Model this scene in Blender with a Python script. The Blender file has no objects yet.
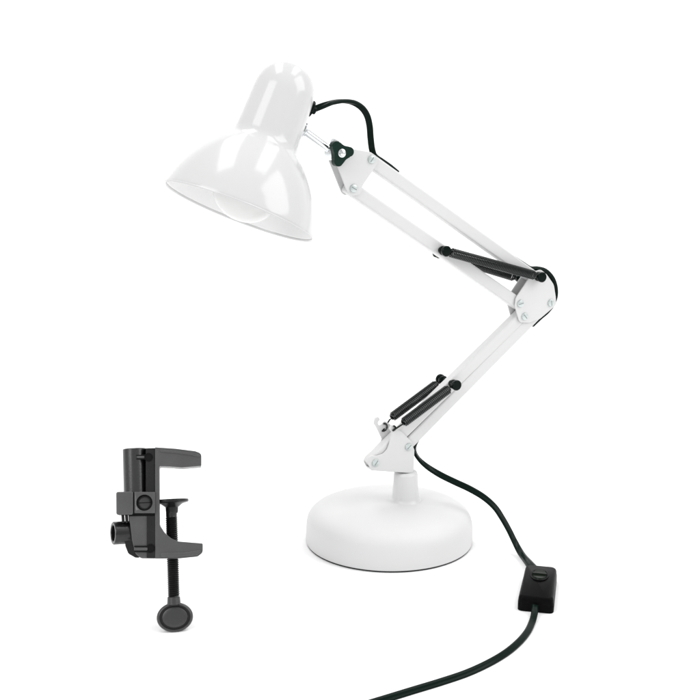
import bpy, bmesh, math
from mathutils import Vector, Matrix

scene = bpy.context.scene
COL = scene.collection
MM = 0.001
V = Vector
R = math.radians

# ------------------------------------------------------------------ camera
F = 1100.0            # focal length in photo pixels (photo 700 px wide)
DEPTH = 1.10          # metres from the camera to the lamp base along the view axis
PITCH = R(11.6)
fw = V((0, math.cos(PITCH), -math.sin(PITCH)))
up = V((0, math.sin(PITCH), math.cos(PITCH)))
rt = V((1, 0, 0))


def ray(px, py):
    return rt * ((px - 350) / F) + up * ((350 - py) / F) + fw


CAM = -ray(389, 540) * DEPTH        # lamp base centre = world origin


def on_floor(px, py, z=0.0):
    d = ray(px, py)
    return CAM + d * ((z - CAM.z) / d.z)


def at_y(px, py, y):
    d = ray(px, py)
    return CAM + d * ((y - CAM.y) / d.y)


cam_d = bpy.data.cameras.new('camera')
cam_d.sensor_width = 36
cam_d.lens = F / 700 * 36
cam_d.clip_start = 0.01
cam_d.clip_end = 50
cam = bpy.data.objects.new('camera', cam_d)
COL.objects.link(cam)
cam.location = CAM
cam.rotation_euler = (math.pi / 2 - PITCH, 0, 0)
scene.camera = cam

# lamp plane: turned so that its left end comes towards the camera
YAW = R(27)
U = V((math.cos(YAW), math.sin(YAW), 0))
N = V((math.sin(YAW), -math.cos(YAW), 0))
Z = V((0, 0, 1))
POST = U * 0.0185


def W(s, z, t=0.0):
    return POST + U * s + N * t + Z * z


def lp(px, py, t=0.0):
    """photo point -> (s, z) in the lamp plane shifted t towards the viewer"""
    d = ray(px, py)
    k = ((POST + N * t) - CAM).dot(N) / d.dot(N)
    p = CAM + d * k
    return ((p - POST).dot(U), p.z)


def L(pts, t):
    return [V(lp(x, y, t)) for x, y in pts]


# ------------------------------------------------------------------ materials
def material(name, color, rough=0.4, metal=0.0, coat=0.0, bump=0.0, bscale=400.0, cvar=0.0, rvar=0.0, spec=0.5):
    m = bpy.data.materials.new(name)
    m.use_nodes = True
    nt = m.node_tree
    b = nt.nodes['Principled BSDF']
    b.inputs['Base Color'].default_value = (*color, 1)
    b.inputs['Roughness'].default_value = rough
    b.inputs['Metallic'].default_value = metal
    b.inputs['Coat Weight'].default_value = coat
    b.inputs['Coat Roughness'].default_value = 0.06
    b.inputs['Specular IOR Level'].default_value = spec
    tc = nt.nodes.new('ShaderNodeTexCoord')
    if bump:
        n = nt.nodes.new('ShaderNodeTexNoise')
        n.inputs['Scale'].default_value = bscale
        n.inputs['Detail'].default_value = 3
        nt.links.new(tc.outputs['Object'], n.inputs['Vector'])
        bp = nt.nodes.new('ShaderNodeBump')
        bp.inputs['Strength'].default_value = bump
        bp.inputs['Distance'].default_value = 0.0004
        nt.links.new(n.outputs['Fac'], bp.inputs['Height'])
        nt.links.new(bp.outputs['Normal'], b.inputs['Normal'])
    if cvar or rvar:
        n2 = nt.nodes.new('ShaderNodeTexNoise')
        n2.inputs['Scale'].default_value = 60
        n2.inputs['Detail'].default_value = 5
        nt.links.new(tc.outputs['Object'], n2.inputs['Vector'])
        if cvar:
            mx = nt.nodes.new('ShaderNodeMix')
            mx.data_type = 'RGBA'
            nt.links.new(n2.outputs['Fac'], mx.inputs['Factor'])
            mx.inputs['A'].default_value = (*[c * (1 - cvar) for c in color], 1)
            mx.inputs['B'].default_value = (*[min(1, c * (1 + cvar)) for c in color], 1)
            nt.links.new(mx.outputs['Result'], b.inputs['Base Color'])
        if rvar:
            mr = nt.nodes.new('ShaderNodeMapRange')
            mr.inputs['To Min'].default_value = max(0.02, rough - rvar)
            mr.inputs['To Max'].default_value = rough + rvar
            nt.links.new(n2.outputs['Fac'], mr.inputs['Value'])
            nt.links.new(mr.outputs['Result'], b.inputs['Roughness'])
    return m


WHITE = (0.70, 0.70, 0.70)
M_shade = material('glossy_white_enamel', (0.57, 0.57, 0.57), 0.14, bump=0.03, bscale=120, rvar=0.03)
M_white = material('white_powder_coat', (0.615, 0.615, 0.615), 0.36, bump=0.10, bscale=900, rvar=0.04)
M_base = material('satin_white_paint', (0.615, 0.615, 0.615), 0.55, bump=0.15, bscale=900, rvar=0.04, spec=0.35)
M_lining = material('brightened_white_enamel', (0.84, 0.84, 0.84), 0.35, bump=0.02, bscale=250)  # lighter than the shell to offset the weaker light inside the shade
M_bulb = material('frosted_bulb_glass', (0.63, 0.63, 0.625), 0.22)
M_plast_w = material('white_socket_plastic', (0.6, 0.6, 0.59), 0.4)
M_black = material('green_black_plastic', (0.0012, 0.0055, 0.004), 0.22, bump=0.05, bscale=700, rvar=0.06, spec=0.09)
M_knob = material('dark_green_plastic', (0.005, 0.020, 0.014), 0.42, bump=0.08, bscale=700, rvar=0.06, spec=0.12)
M_spring = material('black_spring_steel', (0.001, 0.004, 0.003), 0.11, rvar=0.03, spec=0.46)
M_cord = material('black_cord_rubber', (0.0022, 0.0085, 0.006), 0.24, bump=0.05, bscale=600, rvar=0.06, spec=0.085)
M_switch = material('black_switch_plastic', (0.0025, 0.0025, 0.0028), 0.42, bump=0.2, bscale=1500, rvar=0.05, spec=0.05)
M_rocker = material('dark_rocker_plastic', (0.007, 0.011, 0.007), 0.35, spec=0.15)
M_chrome = material('chrome_plating', (0.70, 0.72, 0.73), 0.16, metal=1.0, rvar=0.05)
M_zinc = material('zinc_plated_steel', (0.55, 0.60, 0.59), 0.38, metal=0.75, rvar=0.06)
M_pad = material('black_foam_pad', (0.012, 0.014, 0.014), 0.8)
M_clamp = material('grey_black_cast_plastic', (0.050, 0.050, 0.051), 0.37, bump=0.35, bscale=900, cvar=0.2, rvar=0.10, spec=0.8)
M_clampd = material('charcoal_plastic', (0.009, 0.009, 0.0094), 0.28, bump=0.25, bscale=900, cvar=0.12, rvar=0.08, spec=0.36)
M_socket = material('gloss_black_plastic', (0.005, 0.005, 0.0053), 0.27, bump=0.15, bscale=900, rvar=0.05, spec=0.85)
M_plate = material('grey_thumb_plastic', (0.026, 0.026, 0.0265), 0.36, bump=0.25, bscale=900, cvar=0.12, rvar=0.08, spec=0.6)
M_tube = material('black_tube_plastic', (0.006, 0.006, 0.0063), 0.27, bump=0.1, bscale=900, rvar=0.05, spec=0.5)
M_thread = material('oiled_black_thread', (0.006, 0.006, 0.0065), 0.22, rvar=0.06, spec=0.6)
M_recess = material('recess_shade_black', (0.005, 0.005, 0.0055), 0.30, rvar=0.08, spec=0.15)  # black standing in for the shade in holes, slots and gaps
M_floor = material('white_paper', (0.95, 0.95, 0.95), 0.9, spec=0.1)


# ------------------------------------------------------------------ mesh helpers
def link(name, bm, mat, parent=None, bevel=0.0, seg=2, smooth=True, angle=35, wn=False):
    bmesh.ops.recalc_face_normals(bm, faces=bm.faces)
    me = bpy.data.meshes.new(name)
    bm.to_mesh(me)
    bm.free()
    me.materials.append(mat)
    o = bpy.data.objects.new(name, me)
    COL.objects.link(o)
    if parent is not None:
        o.parent = parent
    if smooth:
        for p in me.polygons:
            p.use_smooth = True
        if not bevel:
            me.set_sharp_from_angle(angle=R(angle))
    if bevel:
        md = o.modifiers.new('bevel', 'BEVEL')
        md.width = bevel
        md.segments = seg
        md.limit_method = 'ANGLE'
        md.angle_limit = R(38)
        md.harden_normals = True
        me.set_sharp_from_angle(angle=R(38))
    return o


def round_poly(pts, r, n=6):
    """rounded corners on a closed 2-D polygon; r is a number or one per corner"""
    out = []
    k = len(pts)
    for i, p in enumerate(pts):
        ri = r[i] if isinstance(r, (list, tuple)) else r
        a, b = pts[i - 1], pts[(i + 1) % k]
        da, db = (a - p), (b - p)
        la, lb = da.length, db.length
        da, db = da / la, db / lb
        c = max(-1, min(1, da.dot(db)))
        ang = math.acos(c)
        if ri <= 0 or ang > R(172):
            out.append(p.copy())
            continue
        d = min(ri / math.tan(ang / 2), la * 0.48, lb * 0.48)
        p0, p1 = p + da * d, p + db * d
        for j in range(n + 1):
            t = j / n
            out.append(p0 * (1 - t) ** 2 + p * 2 * t * (1 - t) + p1 * t ** 2)
    return out


def prism(bm, outline, t0, t1, frame=None):
    """closed outline of (s, z) extruded between t0 and t1 across the plane"""
    frame = frame or W
    a = [bm.verts.new(frame(p[0], p[1], t0)) for p in outline]
    b = [bm.verts.new(frame(p[0], p[1], t1)) for p in outline]
    bm.faces.new(a)
    bm.faces.new(list(reversed(b)))
    n = len(a)
    for i in range(n):
        bm.faces.new((a[i], b[i], b[(i + 1) % n], a[(i + 1) % n]))


def basis(axis):
    axis = axis.normalized()
    h = V((0, 0, 1)) if abs(axis.z) < 0.9 else V((1, 0, 0))
    x = axis.cross(h).normalized()
    y = axis.cross(x).normalized()
    return x, y, axis


def lathe(bm, prof, origin, axis, seg=48, close=False, xs=1.0, ref=None):
    """prof: (radius, height along axis)"""
    x, y, a = basis(axis)
    if ref is not None:
        x = (ref - a * ref.dot(a)).normalized()
        y = a.cross(x)
    rings = []
    for r, h in prof:
        if r < 1e-7:
            rings.append([bm.verts.new(origin + a * h)])
        else:
            rings.append([bm.verts.new(origin + a * h + (x * math.cos(2 * math.pi * k / seg) * xs + y * math.sin(2 * math.pi * k / seg)) * r) for k in range(seg)])
    pairs = list(zip(rings, rings[1:]))
    if close:
        pairs.append((rings[-1], rings[0]))
    for p, q in pairs:
        for k in range(seg):
            k2 = (k + 1) % seg
            if len(p) == 1 and len(q) == 1:
                continue
            if len(p) == 1:
                bm.faces.new((p[0], q[k], q[k2]))
            elif len(q) == 1:
                bm.faces.new((p[k], q[0], p[k2]))
            else:
                bm.faces.new((p[k], q[k], q[k2], p[k2]))
    if not close:
        for e in (rings[0], rings[-1]):
            if len(e) > 1:
                bm.faces.new(e)


def rod(bm, a, b, r, seg=24, ch=0.0, r2=None):
    r2 = r if r2 is None else r2
    d = b - a
    l = d.length
    if ch:
        lathe(bm, [(r - ch, 0), (r, ch), (r2, l - ch), (r2 - ch, l)], a, d, seg)
    else:
        lathe(bm, [(r, 0), (r2, l)], a, d, seg)


def catmull(pts, n=8):
    pts = [p if isinstance(p, Vector) else V(p) for p in pts]
    out = []
    q = [pts[0] * 2 - pts[1]] + pts + [pts[-1] * 2 - pts[-2]]
    for i in range(1, len(q) - 2):
        p0, p1, p2, p3 = q[i - 1], q[i], q[i + 1], q[i + 2]
        for j in range(n):
            t = j / n
            out.append(0.5 * ((2 * p1) + (p2 - p0) * t + (2 * p0 - 5 * p1 + 4 * p2 - p3) * t * t + (3 * p1 - p0 - 3 * p2 + p3) * t ** 3))
    out.append(pts[-1].copy())
    return out


def sweep(bm, path, section, ref, cap=True):
    """sweep a closed 2-D section along path; ref: list of side vectors or one vector"""
    rings = []
    n = len(path)
    for i, p in enumerate(path):
        t = (path[min(i + 1, n - 1)] - path[max(i - 1, 0)]).normalized()
        rv = ref[i] if isinstance(ref, list) else ref
        x = (rv - t * rv.dot(t)).normalized()
        y = t.cross(x)
        sec = section(i / (n - 1)) if callable(section) else section
        rings.append([bm.verts.new(p + x * a + y * b) for a, b in sec])
    k = len(rings[0])
    for r0, r1 in zip(rings, rings[1:]):
        for j in range(k):
            bm.faces.new((r0[j], r1[j], r1[(j + 1) % k], r0[(j + 1) % k]))
    if cap:
        bm.faces.new(rings[0])
        bm.faces.new(list(reversed(rings[-1])))


def circ(r, n=10):
    return [(r * math.cos(2 * math.pi * i / n), r * math.sin(2 * math.pi * i / n)) for i in range(n)]


def twin(w, h, n=24):
    """flat twin-core cord section: two round cores joined, a groove down each flat side"""
    out = []
    for i in range(n):
        a = 2 * math.pi * i / n
        c, s = math.cos(a), math.sin(a)
        g = 1 - 0.30 * math.exp(-(c / 0.28) ** 2)
        out.append((w / 2 * (abs(c) ** 0.75) * (1 if c >= 0 else -1), h / 2 * s * g))
    return out


def empty(name, loc, label, cat):
    o = bpy.data.objects.new(name, None)
    o.empty_display_size = 0.05
    COL.objects.link(o)
    o.location = loc
    o['label'] = label
    o['category'] = cat
    return o


# ------------------------------------------------------------------ setting: white paper sweep
bm = bmesh.new()
prof = [(-4.0, 0.0), (1.2, 0.0)]
for i in range(1, 25):
    a = math.pi / 2 * i / 24
    prof.append((1.2 + 0.9 * math.sin(a), 0.9 - 0.9 * math.cos(a)))
prof.append((2.1, 3.2))
rows = [[bm.verts.new((x, y, z)) for x in (-8, 8)] for y, z in prof]
for a, b in zip(rows, rows[1:]):
    bm.faces.new((a[0], a[1], b[1], b[0]))
bd = link('backdrop', bm, M_floor)
bd['kind'] = 'structure'

# ------------------------------------------------------------------ desk lamp
lamp = empty('desk_lamp', (0, 0, 0), 'white swing-arm desk lamp with bell shade, round base and black power cord', 'desk lamp')

# --- base
bm = bmesh.new()
lathe(bm, [(0, 1.5 * MM), (81.8 * MM, 1.5 * MM), (82.7 * MM, 1.8 * MM), (82.9 * MM, 3 * MM), (82.7 * MM, 13 * MM), (82.3 * MM, 20 * MM), (81.2 * MM, 25 * MM),
           (79.0 * MM, 29 * MM), (75.4 * MM, 32.2 * MM), (70 * MM, 34.8 * MM), (62 * MM, 36.8 * MM), (48 * MM, 38.1 * MM), (32 * MM, 38.9 * MM), (15 * MM, 39.4 * MM), (0, 39.6 * MM)], V((0, 0, 0)), Z, 128)
base = link('base', bm, M_base, lamp, angle=60)
bm = bmesh.new()
lathe(bm, [(0, 0.2 * MM), (81.6 * MM, 0.2 * MM), (82.3 * MM, 0.5 * MM), (82.4 * MM, 1.2 * MM), (81.8 * MM, 1.45 * MM), (0, 1.45 * MM)], V((0, 0, 0)), Z, 128)
link('foot_pad', bm, M_pad, base)

# --- post socket rising from the base
bm = bmesh.new()
lathe(bm, [(17 * MM, 37.5 * MM), (15.2 * MM, 39.6 * MM), (13.9 * MM, 41 * MM), (13.3 * MM, 43 * MM), (12.0 * MM, 66 * MM), (11.4 * MM, 68.2 * MM), (10.2 * MM, 69.2 * MM), (7.2 * MM, 69.2 * MM), (7 * MM, 64 * MM), (0, 64 * MM)], POST, Z, 48)
post = link('post', bm, M_white, lamp, angle=50)
bm = bmesh.new()
rod(bm, POST + Z * 60 * MM, POST + Z * 82 * MM, 6.2 * MM)
link('pivot_pin', bm, M_zinc, post)

# --- key pivots, read on the front faces of the brackets
TP = 7.4 * MM           # front face of the plates
pv_h1 = V(lp(372, 159.5, TP + MM))      # head bracket, upper arm bar
pv_h2 = V(lp(354, 188.5, TP + MM))
pv_e2 = V(lp(520.8, 303.8, TP + MM))
pv_e1 = pv_e2 + (pv_h1 - pv_h2)
pv_e3 = V(lp(525.2, 316.6, TP + MM))    # elbow, lower arm bars
pv_e4 = V(lp(551.3, 303, TP + MM))
pv_b1 = V(lp(376, 463, TP + MM))
pv_b2 = V(lp(409, 447, TP + MM))


M_slot = material('slot_shade_steel', (0.25, 0.28, 0.28), 0.5, metal=0.6)  # darker tone stands in for the shade inside a screw slot


def screw(p, parent, t=TP, r=3.9 * MM, side=1, slot=0.6):
    bm = bmesh.new()
    lathe(bm, [(r, 0), (r, 0.7 * MM), (r * 0.9, 1.4 * MM), (r * 0.62, 1.75 * MM), (0, 1.8 * MM)], W(p[0], p[1], side * t), N * side, 28)
    n0 = len(bm.faces)
    c, s = math.cos(slot), math.sin(slot)
    l, w = r * 0.72, 0.42 * MM
    q = [V((p[0] + a * c - b * s, p[1] + a * s + b * c)) for a, b in ((-l, -w), (l, -w), (l, w), (-l, w))]
    prism(bm, q, side * (t + 1.0 * MM), side * (t + 1.86 * MM))
    bm.faces.ensure_lookup_table()
    for f in list(bm.faces)[n0:]:
        f.material_index = 1
    o = link('screw', bm, M_zinc, parent)
    o.data.materials.append(M_slot)
    return o


# --- arm bars: tube with rounded corners, cut off round at the pivots
def bar(name, a, b, width, half, ext_a, ext_b, mat=M_white):
    d = (b - a).normalized()
    n = V((-d.y, d.x))
    h = width / 2
    A, B = a - d * ext_a, b + d * ext_b
    out = round_poly([A - n * h, B - n * h, B + n * h, A + n * h], h * 0.55, 5)
    bm = bmesh.new()
    prism(bm, out, -half, half)
    return link(name, bm, mat, lamp, bevel=1.9 * MM, seg=4)


ua1 = bar('upper_arm', pv_h1, pv_e1, 12.2 * MM, 5.2 * MM, 5 * MM, 5 * MM)
ua2 = bar('upper_arm', pv_h2, pv_e2, 12.2 * MM, 5.2 * MM, 5 * MM, 5 * MM)
la1 = bar('lower_arm', pv_b1, pv_e3, 12.4 * MM, 5.2 * MM, 5 * MM, 5 * MM)
la2 = bar('lower_arm', pv_b2, pv_e4, 12.4 * MM, 5.2 * MM, 5 * MM, 5 * MM)


def plates(name, front_px, radii, back_px=None, back_r=None, th=1.5 * MM, bridge=None):
    """folded sheet bracket: a front and a back cheek, joined by bridge strips"""
    fr = round_poly(L(front_px, TP), radii)
    bm = bmesh.new()
    prism(bm, fr, TP - th, TP)
    bk = fr if back_px is None else round_poly(L(back_px, -TP + th), back_r)
    prism(bm, bk, -TP, -TP + th)
    for q in (bridge or []):
        a, b = [V(lp(x, y, TP)) for x, y in q]
        d = (b - a).normalized()
        n = V((-d.y, d.x)) * th * 0.5
        prism(bm, [a - n, b - n, b + n, a + n], -TP + th * 0.9, TP - th * 0.9)
    return link(name, bm, M_white, lamp, bevel=0.45 * MM, seg=2)


r_ = MM
head_br = plates('head_bracket',
                 [(337, 145), (353, 149), (371, 152.2), (379.2, 158), (375.5, 167), (362.5, 186), (361, 194.5), (349.5, 196.5), (345.5, 187), (333.5, 156)],
                 [6 * r_, 6 * r_, 6 * r_, 6 * r_, 5 * r_, 6 * r_, 6 * r_, 6 * r_, 6 * r_, 5 * r_])
screw(pv_h1, head_br, slot=0.9)
screw(pv_h2, head_br, slot=-0.5)
for p in (pv_h1, pv_h2):
    screw(p, head_br, side=-1)

elbow_br = plates('elbow_bracket',
                  [(527.3, 280.9), (533.5, 272), (541, 269.5), (547, 274.5), (554, 284.5), (555.8, 296), (556.5, 305), (550, 310.5), (540, 319), (529.5, 322.8), (519.5, 322.5), (515.0, 305.5), (516, 298)],
                  [2 * r_, 5 * r_, 5 * r_, 6 * r_, 12 * r_, 10 * r_, 5 * r_, 5 * r_, 5 * r_, 5 * r_, 6 * r_, 6 * r_, 5 * r_])
screw(pv_e2, elbow_br, slot=0.2)
screw(pv_e3, elbow_br, slot=2.3)
screw(pv_e4, elbow_br, slot=1.7)
for p in (pv_e2, pv_e3, pv_e4):
    screw(p, elbow_br, side=-1)

low_front = [(413.6, 473.4), (414.6, 450), (411, 441), (403, 432.8), (396, 427.0), (391.5, 424.5), (389.2, 428.5), (391.8, 432.5), (389.6, 443), (387.3, 449.5), (383, 454), (376.5, 456.0), (370.5, 455.5), (366.5, 461), (371.5, 470.4)]
low_back = [(405.5, 469.5), (406.5, 446), (402, 437), (395, 430), (390, 424), (384.5, 421), (381.5, 424.5), (378.8, 425.6), (377.9, 422.5), (380.2, 419.6), (378.4, 416.6), (375, 418.2), (373.9, 423.5), (377.0, 428.5), (382.4, 440), (372, 451.0), (366, 456.2), (363.5, 461), (366.5, 467)]
low_br = plates('base_bracket', low_front, [3 * r_, 3 * r_, 6 * r_, 6 * r_, 2 * r_, 1.6 * r_, 1.6 * r_, 2 * r_, 9 * r_, 8 * r_, 7 * r_, 6 * r_, 5 * r_, 5 * r_, 5 * r_],
                low_back, [3 * r_, 3 * r_, 5 * r_, 5 * r_, 3 * r_, 2 * r_, 2 * r_, 1.5 * r_, 1.5 * r_, 1.5 * r_, 2 * r_, 2 * r_, 2 * r_, 3 * r_, 4 * r_, 4 * r_, 4 * r_, 4 * r_, 4 * r_],
                bridge=[((372.5, 470.2), (412.8, 473.0))])
screw(pv_b1, low_br, slot=0.9)
screw(pv_b2, low_br, slot=0.7)
for p in (pv_b1, pv_b2):
    screw(p, low_br, side=-1)

# --- spring pins with black caps
TS = 12.2 * MM


def cap(p, side, parent, t_end=17.2 * MM, r=5.2 * MM, t_in=4.8 * MM):
    bm = bmesh.new()
    lathe(bm, [(3.2 * MM, t_in), (3.2 * MM, TP), (4.6 * MM, 8.4 * MM), (4.7 * MM, 10.4 * MM), (3.3 * MM, 11.2 * MM), (3.3 * MM, 12.6 * MM), (r * 0.96, 13.2 * MM), (r, 13.8 * MM), (r, t_end - 1.2 * MM), (r * 0.86, t_end - .3 * MM), (0, t_end)],
          W(p[0], p[1], 0), N * side, 32)
    return link('spring_pin', bm, M_black, parent)


def spring(p, q, t, wire=0.86 * MM, rad=4.1 * MM, pitch=1.8 * MM, l0=9 * MM, l1=7 * MM, q_eye=True, hook_t=0.0, hook_r=2.6 * MM):
    """closely wound tension spring with a hook at p and an eye round the pin at q"""
    a, b = W(p[0], p[1], t), W(q[0], q[1], t)
    d = (b - a).normalized()
    L_ = (b - a).length
    x = N
    y = d.cross(x).normalized()
    c0, c1 = l0, L_ - l1
    turns = (c1 - c0) / pitch
    path = []
    # hook at the low end
    for k in range(9):
        th = math.pi * (1.35 - k / 8 * 1.1)
        path.append(a + N * hook_t + d * (hook_r * math.sin(th - math.pi / 2) + 1.2 * MM) + y * hook_r * math.cos(th - math.pi / 2) * 0.9)
    path.append(a + d * (l0 - 2.2 * MM) + y * 0.6 * MM)
    seg = 14
    n = int(turns * seg)
    for k in range(n + 1):
        th = 2 * math.pi * k / seg
        f = k / n
        rr = rad * min(1, 0.35 + f * turns * 0.5, 0.35 + (1 - f) * turns * 0.5)
        path.append(a + d * (c0 + (c1 - c0) * f) + (x * math.cos(th) + y * math.sin(th)) * rr)
    if q_eye:
        path.append(b - d * (l1 - 1.5 * MM))
        for k in range(13):
            th = -math.pi + 2 * math.pi * k / 12
            path.append(b + d * 3.9 * MM * math.cos(th) + y * 3.9 * MM * math.sin(th))
    bm = bmesh.new()
    # parallel-ish frame from the spring axis keeps the wire round
    sweep(bm, path, circ(wire, 7), d * 0.2 + x * 0.01 + y * 0.005)
    return link('tension_spring', bm, M_spring, lamp)


# upper pair: from the lower bar of the upper arm to the elbow pivot
sp_a = V(lp(446.8, 251.3, 16 * MM))
sp_b = V(lp(542.4, 277.3, 16 * MM))
for sd in (1, -1):
    pa, pb = (sp_a, sp_b) if sd > 0 else (V(lp(438.0, 253.6, -TS)), V(lp(519.5, 278.6, -TS)))
    cap(pa, sd, ua2, r=5.2 * MM if sd > 0 else 4.2 * MM)
    cap(pb, sd, elbow_br, r=5.2 * MM if sd > 0 else 3.4 * MM, t_in=6.2 * MM)
    spring(pa, pb, sd * TS, l0=5.5 * MM, l1=6.0 * MM, wire=0.72 * MM, pitch=1.95 * MM)
# lower pair: from the base bracket hooks to the lower arm
sq_a = V(lp(392.2, 429, 8 * MM))
sq_b = V(lp(457, 385.5, 16 * MM))
for sd in (1, -1):
    cap(sq_b, sd, la1)
    ext = 0.0 if sd > 0 else 4.0 * MM                 # the rear spring has a longer hook
    spring(sq_a - (sq_b - sq_a).normalized() * ext, sq_b, sd * TS * 0.93, l0=11 * MM + ext, l1=6.5 * MM, hook_t=-3.0 * MM if sd > 0 else 6.3 * MM, hook_r=2.6 * MM if sd > 0 else 4.2 * MM)

# --- swivel between head bracket and shade
pk = V(lp(341.6, 153.2, 15 * MM))          # knob centre (s, z)
A3 = W(*lp(308.5, 130.5, 0), 0)          # where the rod meets the shade
K3 = W(pk[0], pk[1], 0)
dA = (A3 - CAM).dot(fw)                       # depth of the rod end
sc_px = dA / F                                 # metres per photo pixel there
img_ax = (rt * 0.359 - up * -0.933)            # towards the closed end, in the picture
rimC = CAM + ray(239.3, 211.6) * (dA - 98 * sc_px * 0.16)
vr = ray(239, 209).normalized()
ax = (rt * 0.352 + up * 0.936).normalized()
ax = (ax - vr * ax.dot(vr)).normalized()
ax = (ax * math.cos(R(7.4)) + vr * math.sin(R(7.4))).normalized()   # closed end leans away from the viewer
k = sc_px
ex = (A3 - rimC)
ex = (ex - ax * ex.dot(ax)).normalized()      # out of the shade towards the rod
S0 = rimC + ax * 100 * k + ex * 31.6 * k       # where the rod is screwed to the shade
bm = bmesh.new()
lathe(bm, [(6.6 * MM, -5.8 * MM), (7.4 * MM, -5.2 * MM), (7.4 * MM, 5.2 * MM), (6.6 * MM, 5.8 * MM)], K3, N, 32)
rod(bm, K3, S0, 3.5 * MM, 24)
swivel = link('swivel_rod', bm, M_chrome, lamp)
bm = bmesh.new()
lathe(bm, [(5.6 * MM, -0.6 * MM), (7.2 * MM, -0.4 * MM), (7.4 * MM, 0.4 * MM), (6.8 * MM, 0.9 * MM), (5.2 * MM, 1.0 * MM), (5.2 * MM, 2.6 * MM), (4.6 * MM, 3.0 * MM), (3.4 * MM, 3.0 * MM)], S0, ex, 40)
link('rod_flange', bm, M_chrome, swivel)
bm = bmesh.new()
b0 = K3 + Z * 6.5 * MM + U * 0.5 * MM
lathe(bm, [(4.6 * MM, 0), (5.0 * MM, 0.5 * MM), (5.0 * MM, 4.5 * MM), (4.2 * MM, 5.2 * MM), (0, 5.2 * MM)], b0, (Z * 0.9 + U * 0.5).normalized(), 6)
link('bolt_head', bm, M_chrome, swivel)
# three-lobed knob
bm = bmesh.new()
out = []
for i in range(108):                       # a triangle with round corners and slightly hollow sides
    th = 2 * math.pi * i / 108
    ph = (th + math.pi / 3) % (2 * math.pi / 3) - math.pi / 3
    c_, r0 = 7.6, 4.7
    sd = abs(ph)
    if sd < R(22):
        r = c_ * math.cos(sd) + math.sqrt(max(0, r0 ** 2 - (c_ * math.sin(sd)) ** 2))
    else:
        r = (c_ * 0.5 + r0) / math.cos(math.pi / 3 - sd)
        r22 = c_ * math.cos(sd) + math.sqrt(max(0, r0 ** 2 - (c_ * math.sin(sd)) ** 2)) if c_ * math.sin(sd) < r0 else r
        r = min(r, r22) if c_ * math.sin(sd) < r0 and math.degrees(sd) < 30 else r
    r *= 1 - 0.15 * (0.5 - 0.5 * math.cos(3 * ph)) ** 1.5
    out.append(V((pk[0] + r * MM * math.cos(th + R(8)), pk[1] + r * MM * math.sin(th + R(8)))))
prism(bm, out, 8.8 * MM, 15.5 * MM)
knob = link('clamp_knob', bm, M_knob, lamp, bevel=1.5 * MM, seg=3)
bm = bmesh.new()
lathe(bm, [(3.8 * MM, 0), (3.8 * MM, 0.8 * MM), (3.3 * MM, 1.0 * MM), (2.9 * MM, 1.0 * MM), (2.7 * MM, 2.6 * MM), (1.8 * MM, 3.3 * MM), (0, 3.5 * MM)], W(pk[0], pk[1], 15.2 * MM), N, 28)
link('knob_screw', bm, M_chrome, knob)
bm = bmesh.new()
lathe(bm, [(7.2 * MM, 0), (7.6 * MM, 0.3 * MM), (7.6 * MM, 1.0 * MM), (7.2 * MM, 1.2 * MM)], W(pk[0], pk[1], TP - 0.1 * MM), N, 32)
link('washer', bm, M_chrome, knob)
bm = bmesh.new()
lathe(bm, [(5 * MM, 0), (5 * MM, 2.2 * MM), (4 * MM, 3.4 * MM), (0, 3.6 * MM)], W(pk[0], pk[1], -TP), -N, 6)
link('knob_nut', bm, M_chrome, head_br)

# --- shade
outer = [(77.4, 0.0), (77.0, 2.6), (75.6, 8), (72.8, 17), (68.6, 27.5), (62.8, 39), (55.6, 50), (47.4, 60), (41.2, 66.2), (36.9, 70.2), (34.3, 74.2), (32.9, 79.5), (32.2, 90), (31.4, 108), (30.7, 124), (29.7, 132), (27.3, 139.6), (23.4, 146.4), (18.0, 151.6), (11.5, 154.8), (5, 156.2), (0, 156.5)]


def smooth_prof(p, n=4):
    q = catmull([V((a, b, 0)) for a, b in p], n)
    return [(max(0.0, v.x), v.y) for v in q]


op = smooth_prof(outer)
op[-1] = (0.0, op[-1][1])
inner = [(max(0.0, r - 1.1), min(h, 155.2)) for r, h in reversed(op)]
inner[0] = (0.0, 155.2)
lining = [(max(0.0, r - 0.35), h - 0.2) for r, h in inner if h > 1.2]
lip = [(77.0, -0.9), (78.1, -1.2), (78.6, -0.4), (78.2, 0.5)]
full = inner[:-1] + [(76.2, 0.6), (76.3, -0.4)] + lip + op[1:]
full = [(0.0 if r < 0.02 else r * k, h * k) for r, h in full]
bm = bmesh.new()
lathe(bm, full, rimC, ax, 128)
bmesh.ops.remove_doubles(bm, verts=bm.verts, dist=1e-6)
shade = link('lamp_shade', bm, M_shade, lamp, angle=70)
bm = bmesh.new()
lathe(bm, [(0.0 if r < 0.02 else r * k, h * k) for r, h in lining[:-1]] + [(lining[-1][0] * k, lining[-1][1] * k), ((lining[-1][0] + 0.3) * k, (lining[-1][1] - 0.1) * k)], rimC, ax, 96)
bm.faces.ensure_lookup_table()
bmesh.ops.delete(bm, geom=[f for f in bm.faces if len(f.verts) > 4], context='FACES')
link('shade_lining', bm, M_lining, shade, angle=70)  # added inner skin, lightened so the inside reads less dim
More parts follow.
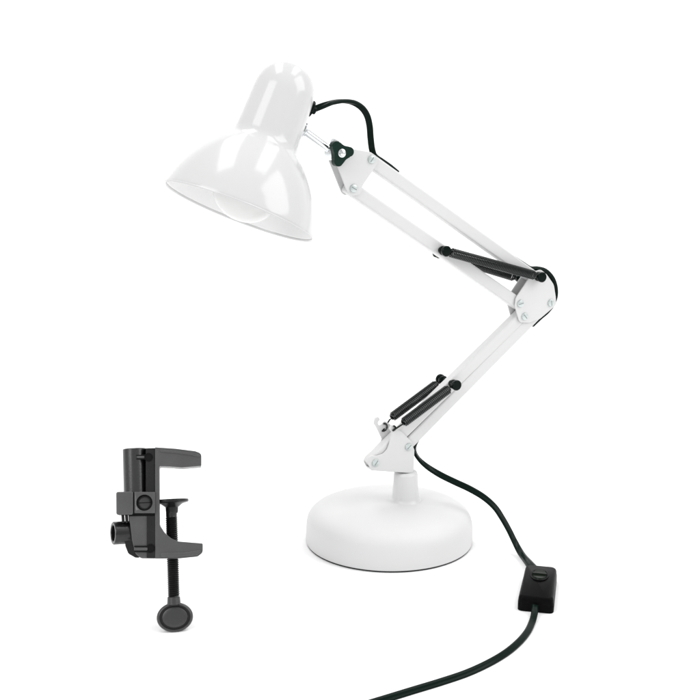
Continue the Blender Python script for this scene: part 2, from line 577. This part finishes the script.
# bulb and socket inside
bm = bmesh.new()
bp = [(0, -9.0), (11, -7.4), (21, -2.4), (29, 5.5), (34, 16), (35.6, 27), (34.6, 37), (31, 47), (25, 56), (19, 64), (15, 70), (13.5, 74)]
bp = smooth_prof(bp, 3)
bp[0] = (0.0, -9.0)
lathe(bm, [(r * k, h * k) for r, h in bp], rimC, ax, 64)
bulb = link('bulb', bm, M_bulb, shade, angle=60)
bm = bmesh.new()
lathe(bm, [(13 * k, 72 * k), (20 * k, 72 * k), (20.5 * k, 73 * k), (20.5 * k, 108 * k), (14 * k, 118 * k), (14 * k, 150 * k), (0, 150 * k)], rimC, ax, 48)
link('socket', bm, M_plast_w, shade)
# grommet where the cord leaves the shade
G0 = rimC + ax * 123 * k + ex * 29.8 * k
bm = bmesh.new()
lathe(bm, [(4.2 * MM, -1 * MM), (7.4 * MM, 0.2 * MM), (7.6 * MM, 1.6 * MM), (7.0 * MM, 2.6 * MM), (3.9 * MM, 2.8 * MM), (3.6 * MM, 5.5 * MM), (2.9 * MM, 6.0 * MM)], G0, ex, 32)
link('cord_grommet', bm, M_black, shade)

# --- cord: shade to head bracket, over the elbow, and out of the lower arm
cord_sec = circ(2.75 * MM, 14)


def pl(px, py, t):
    return W(*lp(px, py, t), t)


bm = bmesh.new()
pts = [G0 + ex * 3 * MM, pl(326, 104.6, 2 * MM), pl(334, 102.2, 1 * MM), pl(343, 101.2, 0), pl(353, 102.6, 0), pl(361.5, 107.6, 0), pl(367, 115.5, 0), pl(369.6, 126, 0), pl(370.6, 138, 0), pl(372, 149, 0), pl(374.5, 156, 0), pl(381, 160.8, 0), pl(389, 166.4, 0), pl(397, 173, 0)]
sweep(bm, catmull(pts, 8), twin(6.0 * MM, 4.2 * MM, 22), N * 0.3 + U * 0.5)
link('head_cord', bm, M_cord, lamp, angle=70)

bm = bmesh.new()
pts = [pl(514, 258.5, 0), pl(522.5, 264, 0), pl(530, 268.6, 0), pl(537.5, 268.9, 0), pl(545, 271.0, 0), pl(551.4, 277.2, 0), pl(554.8, 285.6, 0), pl(555.4, 295, 0), pl(552.6, 304, 0), pl(547, 311.4, 0), pl(540.5, 317, 0), pl(532, 325, 0)]
sweep(bm, catmull(pts, 8), cord_sec, N)
link('elbow_cord', bm, M_cord, lamp, angle=70)

# power cord, falling from the lower arm to the table and running off towards the viewer
H = 1.8 * MM
pts = [pl(430, 423.5, 0), pl(421, 434.8, -1 * MM), pl(415.4, 444.6, -3 * MM), pl(414.8, 451.5, -4 * MM)]
tw = [0.1, 0.1, 0.1, 0.15]
y0 = pts[-1].y
yl = on_floor(519, 549, H + 3.5 * MM).y
hang = [(418.5, 458.5, .2), (427, 466.4, .5), (440, 474.6, .75), (455, 482, .8), (470, 489, .8), (484, 497.4, .72), (495, 507.4, .62), (502.5, 518.5, .55), (509, 530, .52), (514.6, 541.4, .56)]
for i, (x, y, a) in enumerate(hang):
    f = (i + 1) / (len(hang) + 1)
    pts.append(at_y(x, y, y0 + (yl - y0) * f))
    tw.append(a)
for x, y, a in [(521, 553.2, .72), (529.5, 564.2, 1.0), (535.5, 572, 1.0)]:
    pts.append(on_floor(x, y, H + (5.5 * MM if y > 556 else 3.5 * MM)))
    tw.append(a)
path = catmull(pts, 10)


def refs(path, tw, n=10):
    out = []
    for i, p in enumerate(path):
        t = (path[min(i + 1, len(path) - 1)] - path[max(i - 1, 0)]).normalized()
        j = min(i // n, len(tw) - 2)
        f = min(1, i / n - j)
        a = tw[j] * (1 - f) + tw[j + 1] * f           # 1 = flat towards the viewer, 0 = edge on
        view = (p - CAM).normalized()
        side = t.cross(view).normalized()             # sideways as seen in the photograph
        out.append(side * math.sin(a * math.pi / 2) + view * math.cos(a * math.pi / 2))
    return out


cord_root = None
bm = bmesh.new()
def relief(f):
    g = max(0.0, (f - 0.9) / 0.1)
    return twin((6.6 + 3.4 * g) * MM, (3.6 + 1.6 * g) * MM)


sweep(bm, path, relief, refs(path, tw))
cord_root = link('power_cord', bm, M_cord, lamp, angle=70)
# second length, from the switch out of the picture
bm = bmesh.new()
front = [(535.2, 606, 7), (534.3, 614, 5.2), (532, 622.5, 2.6), (527, 632.5, 2), (518, 643, 2), (505, 653.6, 2), (488, 663.6, 2), (466, 673.6, 2), (440, 682.4, 2), (412, 690.9, 2), (385, 699.2, 2), (355, 708.3, 2), (322, 718, 2), (280, 731, 2), (225, 750, 2), (150, 782, 2), (70, 826, 2)]
pts2 = [on_floor(x, y, h * MM) for x, y, h in front]
path2 = catmull(pts2, 10)
sweep(bm, path2, twin(6.0 * MM, 3.5 * MM), refs(path2, [.75, .7, .7, .8] + [.92] * 13))
for v in bm.verts:
    v.co.z = max(v.co.z, 0.15 * MM)
seg2 = link('cord_length', bm, M_cord, cord_root, angle=70)

# inline switch
s_back = on_floor(539.6, 568, 8 * MM)
s_c0 = on_floor(535.4, 612.5, 0)
s_c1 = on_floor(540.2, 582.8, 0)
sd_ = (s_c1 - s_c0)
sd_.z = 0
sd_.normalize()                       # along the switch, away from the viewer
sx_ = V((sd_.y, -sd_.x, 0))
SW_W, SW_L, SW_H = 14.9 * MM, 72 * MM, 13.6 * MM


def SWf(a, b, h):
    return s_c0 + sx_ * a + sd_ * b + Z * h


bm = bmesh.new()
out = round_poly([V((-SW_W * 1.04, 0)), V((SW_W * 1.02, 0)), V((SW_W * 0.97, SW_L)), V((-SW_W * 0.97, SW_L))], 5 * MM, 6)
lay = [(1.0, 0.3 * MM), (1.0, 6.4 * MM), (0.985, 6.6 * MM), (0.985, 7.0 * MM), (1.0, 7.2 * MM), (0.985, SW_H - 5 * MM), (0.965, SW_H - 2.6 * MM), (0.925, SW_H - 0.9 * MM), (0.86, SW_H)]
rings = []
cb = SW_L / 2
for s, h in lay:
    off = (1 - s) * SW_W
    rings.append([bm.verts.new(SWf(p.x * (1 - off / SW_W), cb + (p.y - cb) * (1 - off / cb), h)) for p in out])
for a, b in zip(rings, rings[1:]):
    for i in range(len(a)):
        j = (i + 1) % len(a)
        bm.faces.new((a[i], a[j], b[j], b[i]))
bm.faces.new(rings[0])
bm.faces.new(rings[-1])
sw = link('inline_switch', bm, M_switch, lamp, angle=60)
# rocker in an oval bezel
bm = bmesh.new()
ov = [V((8.0 * MM * math.cos(2 * math.pi * i / 48), SW_L * 0.66 + 13.0 * MM * math.sin(2 * math.pi * i / 48))) for i in range(48)]
oi = [V((6.8 * MM * math.cos(2 * math.pi * i / 48), SW_L * 0.66 + 11.6 * MM * math.sin(2 * math.pi * i / 48))) for i in range(48)]
va = [bm.verts.new(SWf(p.x, p.y, SW_H - .3 * MM)) for p in ov]
vb = [bm.verts.new(SWf(p.x, p.y, SW_H + 1.1 * MM)) for p in ov]
vc = [bm.verts.new(SWf(p.x, p.y, SW_H + 1.1 * MM)) for p in oi]
vd = [bm.verts.new(SWf(p.x, p.y, SW_H - .3 * MM)) for p in oi]
for a, b in ((va, vb), (vb, vc), (vc, vd)):
    for i in range(48):
        j = (i + 1) % 48
        bm.faces.new((a[i], a[j], b[j], b[i]))
link('switch_bezel', bm, M_switch, sw, angle=40)
bm = bmesh.new()
grid = []
for q in (1.0, 0.9, 0.6, 0.3):
    ring = []
    for i in range(48):
        a = 2 * math.pi * i / 48
        x, y = 6.5 * q * math.cos(a), 11.2 * q * math.sin(a)
        h = 0.4 + (0.5 + 1.6 * abs(y) / 11.2) * (1 if q < 0.95 else 0.0)
        ring.append(bm.verts.new(SWf(x * MM, SW_L * 0.66 + y * MM, SW_H + h * MM)))
    grid.append(ring)
for a, b in zip(grid, grid[1:]):
    for i in range(48):
        j = (i + 1) % 48
        bm.faces.new((a[i], a[j], b[j], b[i]))
bm.faces.new(grid[-1])
for b in (-1,):
    y0_ = SW_L * 0.66
    q = [(-6.3, -1.3), (6.3, -1.3), (6.3, 1.3), (-6.3, 1.3)]
    va = [bm.verts.new(SWf(x * MM, y0_ + y * MM, SW_H + 0.3 * MM)) for x, y in q]
    vb = [bm.verts.new(SWf(x * MM, y0_ + y * 0.6 * MM, SW_H + 2.7 * MM)) for x, y in q]
    bm.faces.new(vb)
    for i in range(4):
        bm.faces.new((va[i], va[(i + 1) % 4], vb[(i + 1) % 4], vb[i]))
link('switch_rocker', bm, M_rocker, sw, angle=40)

# ------------------------------------------------------------------ table clamp
# leans back on the rim of its thumb plate; frame: x right, y up along the clamp, t towards the viewer
C_FOOT = on_floor(175, 632, 0)
LEAN = PITCH + math.atan((540 - 350) / F)
cu_up = V((0, math.sin(LEAN), math.cos(LEAN)))
c_yaw = math.atan((175 - 350) / F)
cz = V((0, -math.cos(LEAN), math.sin(LEAN)))
cx = V((1, 0, 0))
cx, cz = (cx * math.cos(c_yaw) - cz * math.sin(c_yaw) * -1).normalized(), None
cx = V((math.cos(c_yaw), -math.sin(c_yaw), 0))
cz = cx.cross(cu_up).normalized()
cu_up = cz.cross(cx).normalized()
CK = (C_FOOT - CAM).dot(fw) / F * 1.004


def cp(px, py):
    """photo point on the clamp's own middle plane"""
    d = ray(px, py)
    kk = (C_FOOT - CAM).dot(cz) / d.dot(cz)
    p = CAM + d * kk - C_FOOT
    return V((p.dot(cx), p.dot(cu_up)))


def CW(x, y, t=0.0):
    return C_FOOT + cx * x + cu_up * y + cz * t


clamp = empty('table_clamp', C_FOOT, 'dark grey C-shaped table clamp with threaded screw and oval thumb plate', 'clamp')


def clink(name, bm, mat, parent=None, **kw):
    o = link(name, bm, mat, parent or clamp, **kw)
    if parent is None or parent is clamp:
        o.matrix_parent_inverse = Matrix.Translation(-C_FOOT)
    return o


def cpoly(pts, r):
    return round_poly([cp(x, y) for x, y in pts], r)


HB = 12 * MM
# C-shaped body: jaws and spine
bm = bmesh.new()
body_px = [(155.4, 448.4), (176, 449.8), (195, 452.2), (201.2, 454.5), (201.2, 466.8), (182, 468.4), (170, 467.4), (159.6, 467.0), (159.8, 500), (160, 525.5), (164.5, 532.5), (171, 538.2), (178, 541.4), (190, 542.4), (202.6, 543.4), (202.6, 552.4), (197.5, 556.4), (180, 558.2), (155.4, 558.5)]
prism(bm, cpoly(body_px, [0.5 * r_, 9 * r_, 5 * r_, 4 * r_, .8 * r_, 8 * r_, 4 * r_, 1.5 * r_, 0, 5 * r_, 8 * r_, 8 * r_, 6 * r_, 0, 1.2 * r_, 4 * r_, 4 * r_, 6 * r_, .5 * r_]), -HB, HB, CW)
body = clink('clamp_frame', bm, M_clamp, bevel=1.5 * MM, seg=3)
for q in ([(161, 552.6), (185, 552.2), (200.5, 549.6), (200.5, 552.2), (196.8, 555.2), (180, 556.8), (161, 557.0)],
          [(160.5, 450.6), (176, 451.8), (194, 454.0), (199.6, 456.0), (199.6, 458.4), (192, 456.6), (176, 454.4), (160.5, 453.2)]):
    bm = bmesh.new()
    prism(bm, cpoly(q, 1.0 * r_), HB - 1.5 * MM, HB + 0.9 * MM, CW)
    clink('jaw_ridge', bm, M_clamp, body, bevel=0.8 * MM, seg=3)
# socket cylinder for the lamp pin
cyl_c = cp(135.2, 470)
top_y, bot_y = cp(135, 448.8).y, cp(135, 557).y
cr = 12.0 * CK
bm = bmesh.new()
ac = CW(cyl_c.x, 0, 0)
hh = [cp(135, y).y for y in (493, 449.4, 448.8)]
lathe(bm, [(cr, hh[0]), (cr, hh[1]), (cr - .5 * MM, hh[2]), (6.6 * MM, hh[2]), (6.6 * MM, hh[2] - 30 * MM), (0, hh[2] - 30 * MM)], ac, cu_up, 64)
sock = clink('pin_socket', bm, M_socket, angle=40)
# flange between socket and spine, recessed from the spine's face
bm = bmesh.new()
prism(bm, cpoly([(146, 449), (155.6, 448.8), (155.6, 492.5), (146, 492.5)], 0), -9 * MM, 8.6 * MM, CW)
fl = clink('socket_flange', bm, M_clampd, bevel=0.5 * MM)
bm = bmesh.new()
prism(bm, cpoly([(147.0, 449.2), (155.2, 449.0), (155.2, 492.4), (147.0, 492.4)], .5 * r_), 8.4 * MM, 10.6 * MM, CW)
rib = clink('flange_rib', bm, M_clampd, fl, bevel=0.4 * MM)


def cut(o, c, r, t0, t1):
    """bore a round hole into one part"""
    bm = bmesh.new()
    lathe(bm, [(r, t0), (r, t1)], CW(c.x, c.y, 0), cz, 40)
    bmesh.ops.recalc_face_normals(bm, faces=bm.faces)
    me = bpy.data.meshes.new('cutter')
    bm.to_mesh(me)
    bm.free()
    co = bpy.data.objects.new('cutter', me)
    COL.objects.link(co)
    co.parent = o.parent
    co.matrix_parent_inverse = o.matrix_parent_inverse
    md = o.modifiers.new('bore', 'BOOLEAN')
    md.object = co
    md.operation = 'DIFFERENCE'
    md.solver = 'EXACT'
    bpy.context.view_layer.update()
    dg = bpy.context.evaluated_depsgraph_get()
    new = bpy.data.meshes.new_from_object(o.evaluated_get(dg))
    o.modifiers.clear()
    new.name = o.data.name
    o.data = new
    new.set_sharp_from_angle(angle=R(35))
    bpy.data.objects.remove(co)


def hole(px, py, r, t, parent, mat=M_recess, rim=None):
    """lipped disc, its black colour standing in for the shade in a hole"""
    c = cp(px, py)
    bm = bmesh.new()
    rr = r * CK
    lathe(bm, [(0, 0.15 * MM), (rr * .82, 0.15 * MM), (rr * .86, 0.75 * MM), (rr, 0.75 * MM), (rr * 1.04, 0.3 * MM), (rr * 1.04, -1 * MM)], CW(c.x, c.y, t), cz, 32)
    return clink('screw_hole_shade', bm, mat, parent)


def slot_bar(x0, x1, y, h, t, parent, mat, name, t0=None):
    bm = bmesh.new()
    prism(bm, cpoly([(x0, y - h), (x1, y - h), (x1, y + h), (x0, y + h)], 0.8 * r_), t - 3 * MM if t0 is None else t0, t, CW)
    return clink(name, bm, mat, parent, bevel=0.4 * MM)


hole(149.0, 458.2, 4.2, 10.5 * MM, fl)
slot_bar(136.6, 146.6, 456.2, 0.55, 10.2 * MM, sock, M_recess, 'slot_edge_shade', 0)  # black strips paint the shade along the slot
slot_bar(136.6, 146.6, 459.8, 0.55, 10.2 * MM, sock, M_recess, 'slot_edge_shade', 0)
slot_bar(137.5, 146.6, 458.0, 1.1, 10.6 * MM, sock, M_clamp, 'slot_bar', 0)
# lower flange and tapered cheek
bm = bmesh.new()
prism(bm, cpoly([(129.6, 516), (155.6, 516), (155.6, 558.4), (141.5, 558.2), (136.0, 553.5), (132.5, 540)], [1 * r_, 0, 0, 4 * r_, 4 * r_, 6 * r_]), -9 * MM, 11.0 * MM, CW)
cheek = clink('lower_cheek', bm, M_clamp, bevel=0.8 * MM)
bm = bmesh.new()
prism(bm, cpoly([(147.2, 516.2), (155.2, 516.2), (155.2, 558.0), (147.2, 558.0)], .4 * r_), 10.8 * MM, 12.0 * MM, CW)
clink('cheek_rib', bm, M_clampd, cheek, bevel=0.4 * MM)
hole(151.0, 548.2, 4.3, 11.9 * MM, cheek)
slot_bar(134.6, 148.6, 546.3, 0.7, 12.6 * MM, cheek, M_recess, 'slot_edge_shade')  # painted slot shade on the cheek, above and below its bar
slot_bar(134.6, 148.6, 551.4, 0.7, 12.6 * MM, cheek, M_recess, 'slot_edge_shade')
slot_bar(134.6, 148.0, 548.9, 1.5, 12.9 * MM, cheek, M_clamp, 'slot_bar')
bm = bmesh.new()
prism(bm, cpoly([(125, 536), (136, 536), (140.5, 557.8), (135.5, 557.6), (128.6, 553.6), (125.6, 546)], [1 * r_, 1 * r_, 2 * r_, 3 * r_, 4 * r_, 4 * r_]), -10 * MM, 6 * MM, CW)
clink('rear_cheek', bm, M_clampd, bevel=1.2 * MM)
# collar block round the socket with its set screw
bm = bmesh.new()
prism(bm, cpoly([(117.2, 492.6), (133.9, 492.3), (133.9, 515.2), (117.4, 515.2)], 1.8 * r_), -13 * MM, 15.6 * MM, CW)
blk = clink('collar_block', bm, M_clamp, bevel=0.9 * MM)
bm = bmesh.new()
prism(bm, cpoly([(135.0, 492.6), (155.5, 492.6), (155.5, 513.6), (135.0, 513.6)], .6 * r_), -13 * MM, 14.2 * MM, CW)
lug = clink('collar_lug', bm, M_clamp, blk, bevel=0.6 * MM)
cut(lug, cp(145, 503.2), 8.0 * CK, 9 * MM, 20 * MM)
bm = bmesh.new()
prism(bm, cpoly([(133.5, 493.2), (135.5, 493.2), (135.5, 514.6), (133.5, 514.6)], 0), -12 * MM, 12.6 * MM, CW)
prism(bm, cpoly([(131.0, 513.4), (155.3, 513.4), (155.3, 516.2), (131.0, 516.2)], 0), -11 * MM, 10.4 * MM, CW)
clink('collar_gap_shade', bm, M_recess, blk)  # solid black filler in place of the shaded gaps around the lug
c = cp(145, 503.2)
bm = bmesh.new()
rr = 8.0 * CK
lathe(bm, [(0, 0.6 * MM), (rr * .55, 0.5 * MM), (rr * .80, 0), (rr * .98, -1.2 * MM), (rr * .98, -3 * MM)], CW(c.x, c.y, 11.0 * MM), cz, 48)
q = [c + V((a, b)) * CK for a, b in ((-6.8, -0.4), (6.8, -0.4), (6.8, 0.4), (-6.8, 0.4))]
n0 = len(bm.faces)
prism(bm, q, 11.0 * MM, 11.75 * MM, CW)  # black strip in place of the set screw's shaded groove
bm.faces.ensure_lookup_table()
for f in list(bm.faces)[n0:]:
    f.material_index = 1
ss = clink('set_screw', bm, M_plate, blk)
ss.data.materials.append(M_recess)
# hollow tightening tube, pointing left and a little forward
tb = cp(133, 532.2)
ta = CW(tb.x, tb.y, -1.2 * MM)
tdir = (-cx * math.cos(R(18)) + cz * math.sin(R(18))).normalized()
tl = 20.5 * CK
tr = 11.4 * CK
bm = bmesh.new()
lathe(bm, [(0, -6 * MM), (tr, -6 * MM), (tr, tl - .6 * MM), (tr - .6 * MM, tl), (tr - 2.4 * MM, tl), (tr - 2.9 * MM, tl - .5 * MM), (tr - 3.2 * MM, tl - 15 * MM), (0, tl - 15 * MM)], ta, tdir, 56)
clink('tightening_tube', bm, M_tube, angle=40)
bm = bmesh.new()
for x in (123.2, 126.8, 130.2):
    a, b = cp(x, 514.5), cp(x + .6, 523)
    rod(bm, CW(a.x, a.y, 7 * MM), CW(b.x, b.y, 7 * MM), 1.3 * MM, 12)
clink('tube_rib', bm, M_clampd)
# threaded screw
s0, s1 = cp(171.2, 505.5), cp(173.8, 597.5)
a, b = CW(s1.x, s1.y, -1 * MM), CW(s0.x, s0.y, -1 * MM)
d = (b - a).normalized()
x_, y_, _ = basis(d)
ln = (b - a).length
pitch = 2.05 * CK
rt_, rb_ = 6.3 * CK, 5.3 * CK
bm = bmesh.new()
SEG = 24
nt_ = int(ln / pitch * 4)
rings = []
for i in range(nt_ + 1):
    ring = []
    for s in range(SEG):
        h = i * pitch / 4 + pitch * s / SEG
        ph = (i / 4) % 1
        r = rb_ + (rt_ - rb_) * (0.5 + 0.5 * math.cos(2 * math.pi * ph))
        if i > nt_ - 24:
            r = rb_ + 0.2 * MM
        ring.append(bm.verts.new(a + d * min(h, ln) + (x_ * math.cos(2 * math.pi * s / SEG) + y_ * math.sin(2 * math.pi * s / SEG)) * r))
    rings.append(ring)
for i, (p, q) in enumerate(zip(rings, rings[1:])):
    for s in range(SEG):
        s2 = (s + 1) % SEG
        if s2 == 0:
            if i + 5 < len(rings):
                bm.faces.new((p[s], rings[i + 4][0], rings[i + 5][0], q[s]))
        else:
            bm.faces.new((p[s], p[s2], q[s2], q[s]))
scr = clink('clamp_screw', bm, M_thread, angle=70)
# pressure foot
f0 = cp(171.6, 499.3)
fr_ = 17 * CK
bm = bmesh.new()
lathe(bm, [(5.6 * CK, -14 * CK), (6.2 * CK, -12 * CK), (6.4 * CK, -8 * CK), (11 * CK, -4.4 * CK), (fr_ * .97, -3 * CK), (fr_, -2.4 * CK), (fr_, -0.5 * CK), (fr_ * .97, 0), (0, 0)], CW(f0.x, f0.y, -1 * MM), d, 48)
clink('pressure_foot', bm, M_clampd, scr, angle=40)
# neck and oval thumb plate at the low end
bm = bmesh.new()
n0, n1 = cp(173.9, 605), cp(173.7, 596.6)
rod(bm, CW(n0.x, n0.y, -1 * MM), CW(n1.x, n1.y, -1 * MM), 6.8 * CK, 32, ch=.5 * MM, r2=6.3 * CK)
clink('screw_neck', bm, M_plate, scr, angle=40)
o0 = cp(174.9, 617.2)
bm = bmesh.new()
P_ = [(0, 3.0), (8, 2.9), (12.2, 2.5), (12.9, 2.0), (13.1, -0.6), (14.4, -0.6), (14.7, 3.0), (15.3, 3.7), (16.2, 3.6), (17.4, 2.4), (18.0, 0.6), (18.0, -0.6), (17.2, -2.4), (15.6, -3.7), (0, -3.7)]
lathe(bm, [(r * CK * 0.805, h * CK) for r, h in P_], CW(o0.x, o0.y, -1 * MM), cz, 64, xs=1.0 / 0.805, ref=cx)
clink('thumb_plate', bm, M_plate, scr, angle=50)
low = min((o.matrix_world @ v.co).z for o in COL.objects if o.name.startswith('thumb_plate') for v in o.data.vertices)

# ------------------------------------------------------------------ light: a white studio
w = bpy.data.worlds.new('World')
scene.world = w
w.use_nodes = True
bg = w.node_tree.nodes['Background']
bg.inputs['Color'].default_value = (1, 1, 1, 1)
bg.inputs['Strength'].default_value = 0.58


def softbox(name, loc, target, sx, sy, power):
    ld = bpy.data.lights.new(name, 'AREA')
    ld.shape = 'RECTANGLE'
    ld.size, ld.size_y = sx, sy
    ld.energy = power
    o = bpy.data.objects.new(name, ld)
    COL.objects.link(o)
    o.location = loc
    o.rotation_euler = (V(target) - V(loc)).to_track_quat('-Z', 'Y').to_euler()
    return o


softbox('softbox', (-1.35, -1.30, 1.40), (0, 0, 0.25), 1.05, 1.4, 13.5)
softbox('softbox', (2.05, -0.60, 1.60), (0, 0, 0.25), 1.5, 1.6, 21)
softbox('softbox', (-0.62, 0.6, 2.6), (-0.62, 0.6, 0), 0.7, 2.4, 17)
softbox('softbox', (1.15, 0.5, 2.6), (1.15, 0.5, 0), 0.75, 2.4, 18)

vs = scene.view_settings
vs.view_transform = 'Standard'
vs.look = 'None'
vs.exposure = 0.30
vs.gamma = 1
scene.cycles.max_bounces = 8
scene.cycles.diffuse_bounces = 5
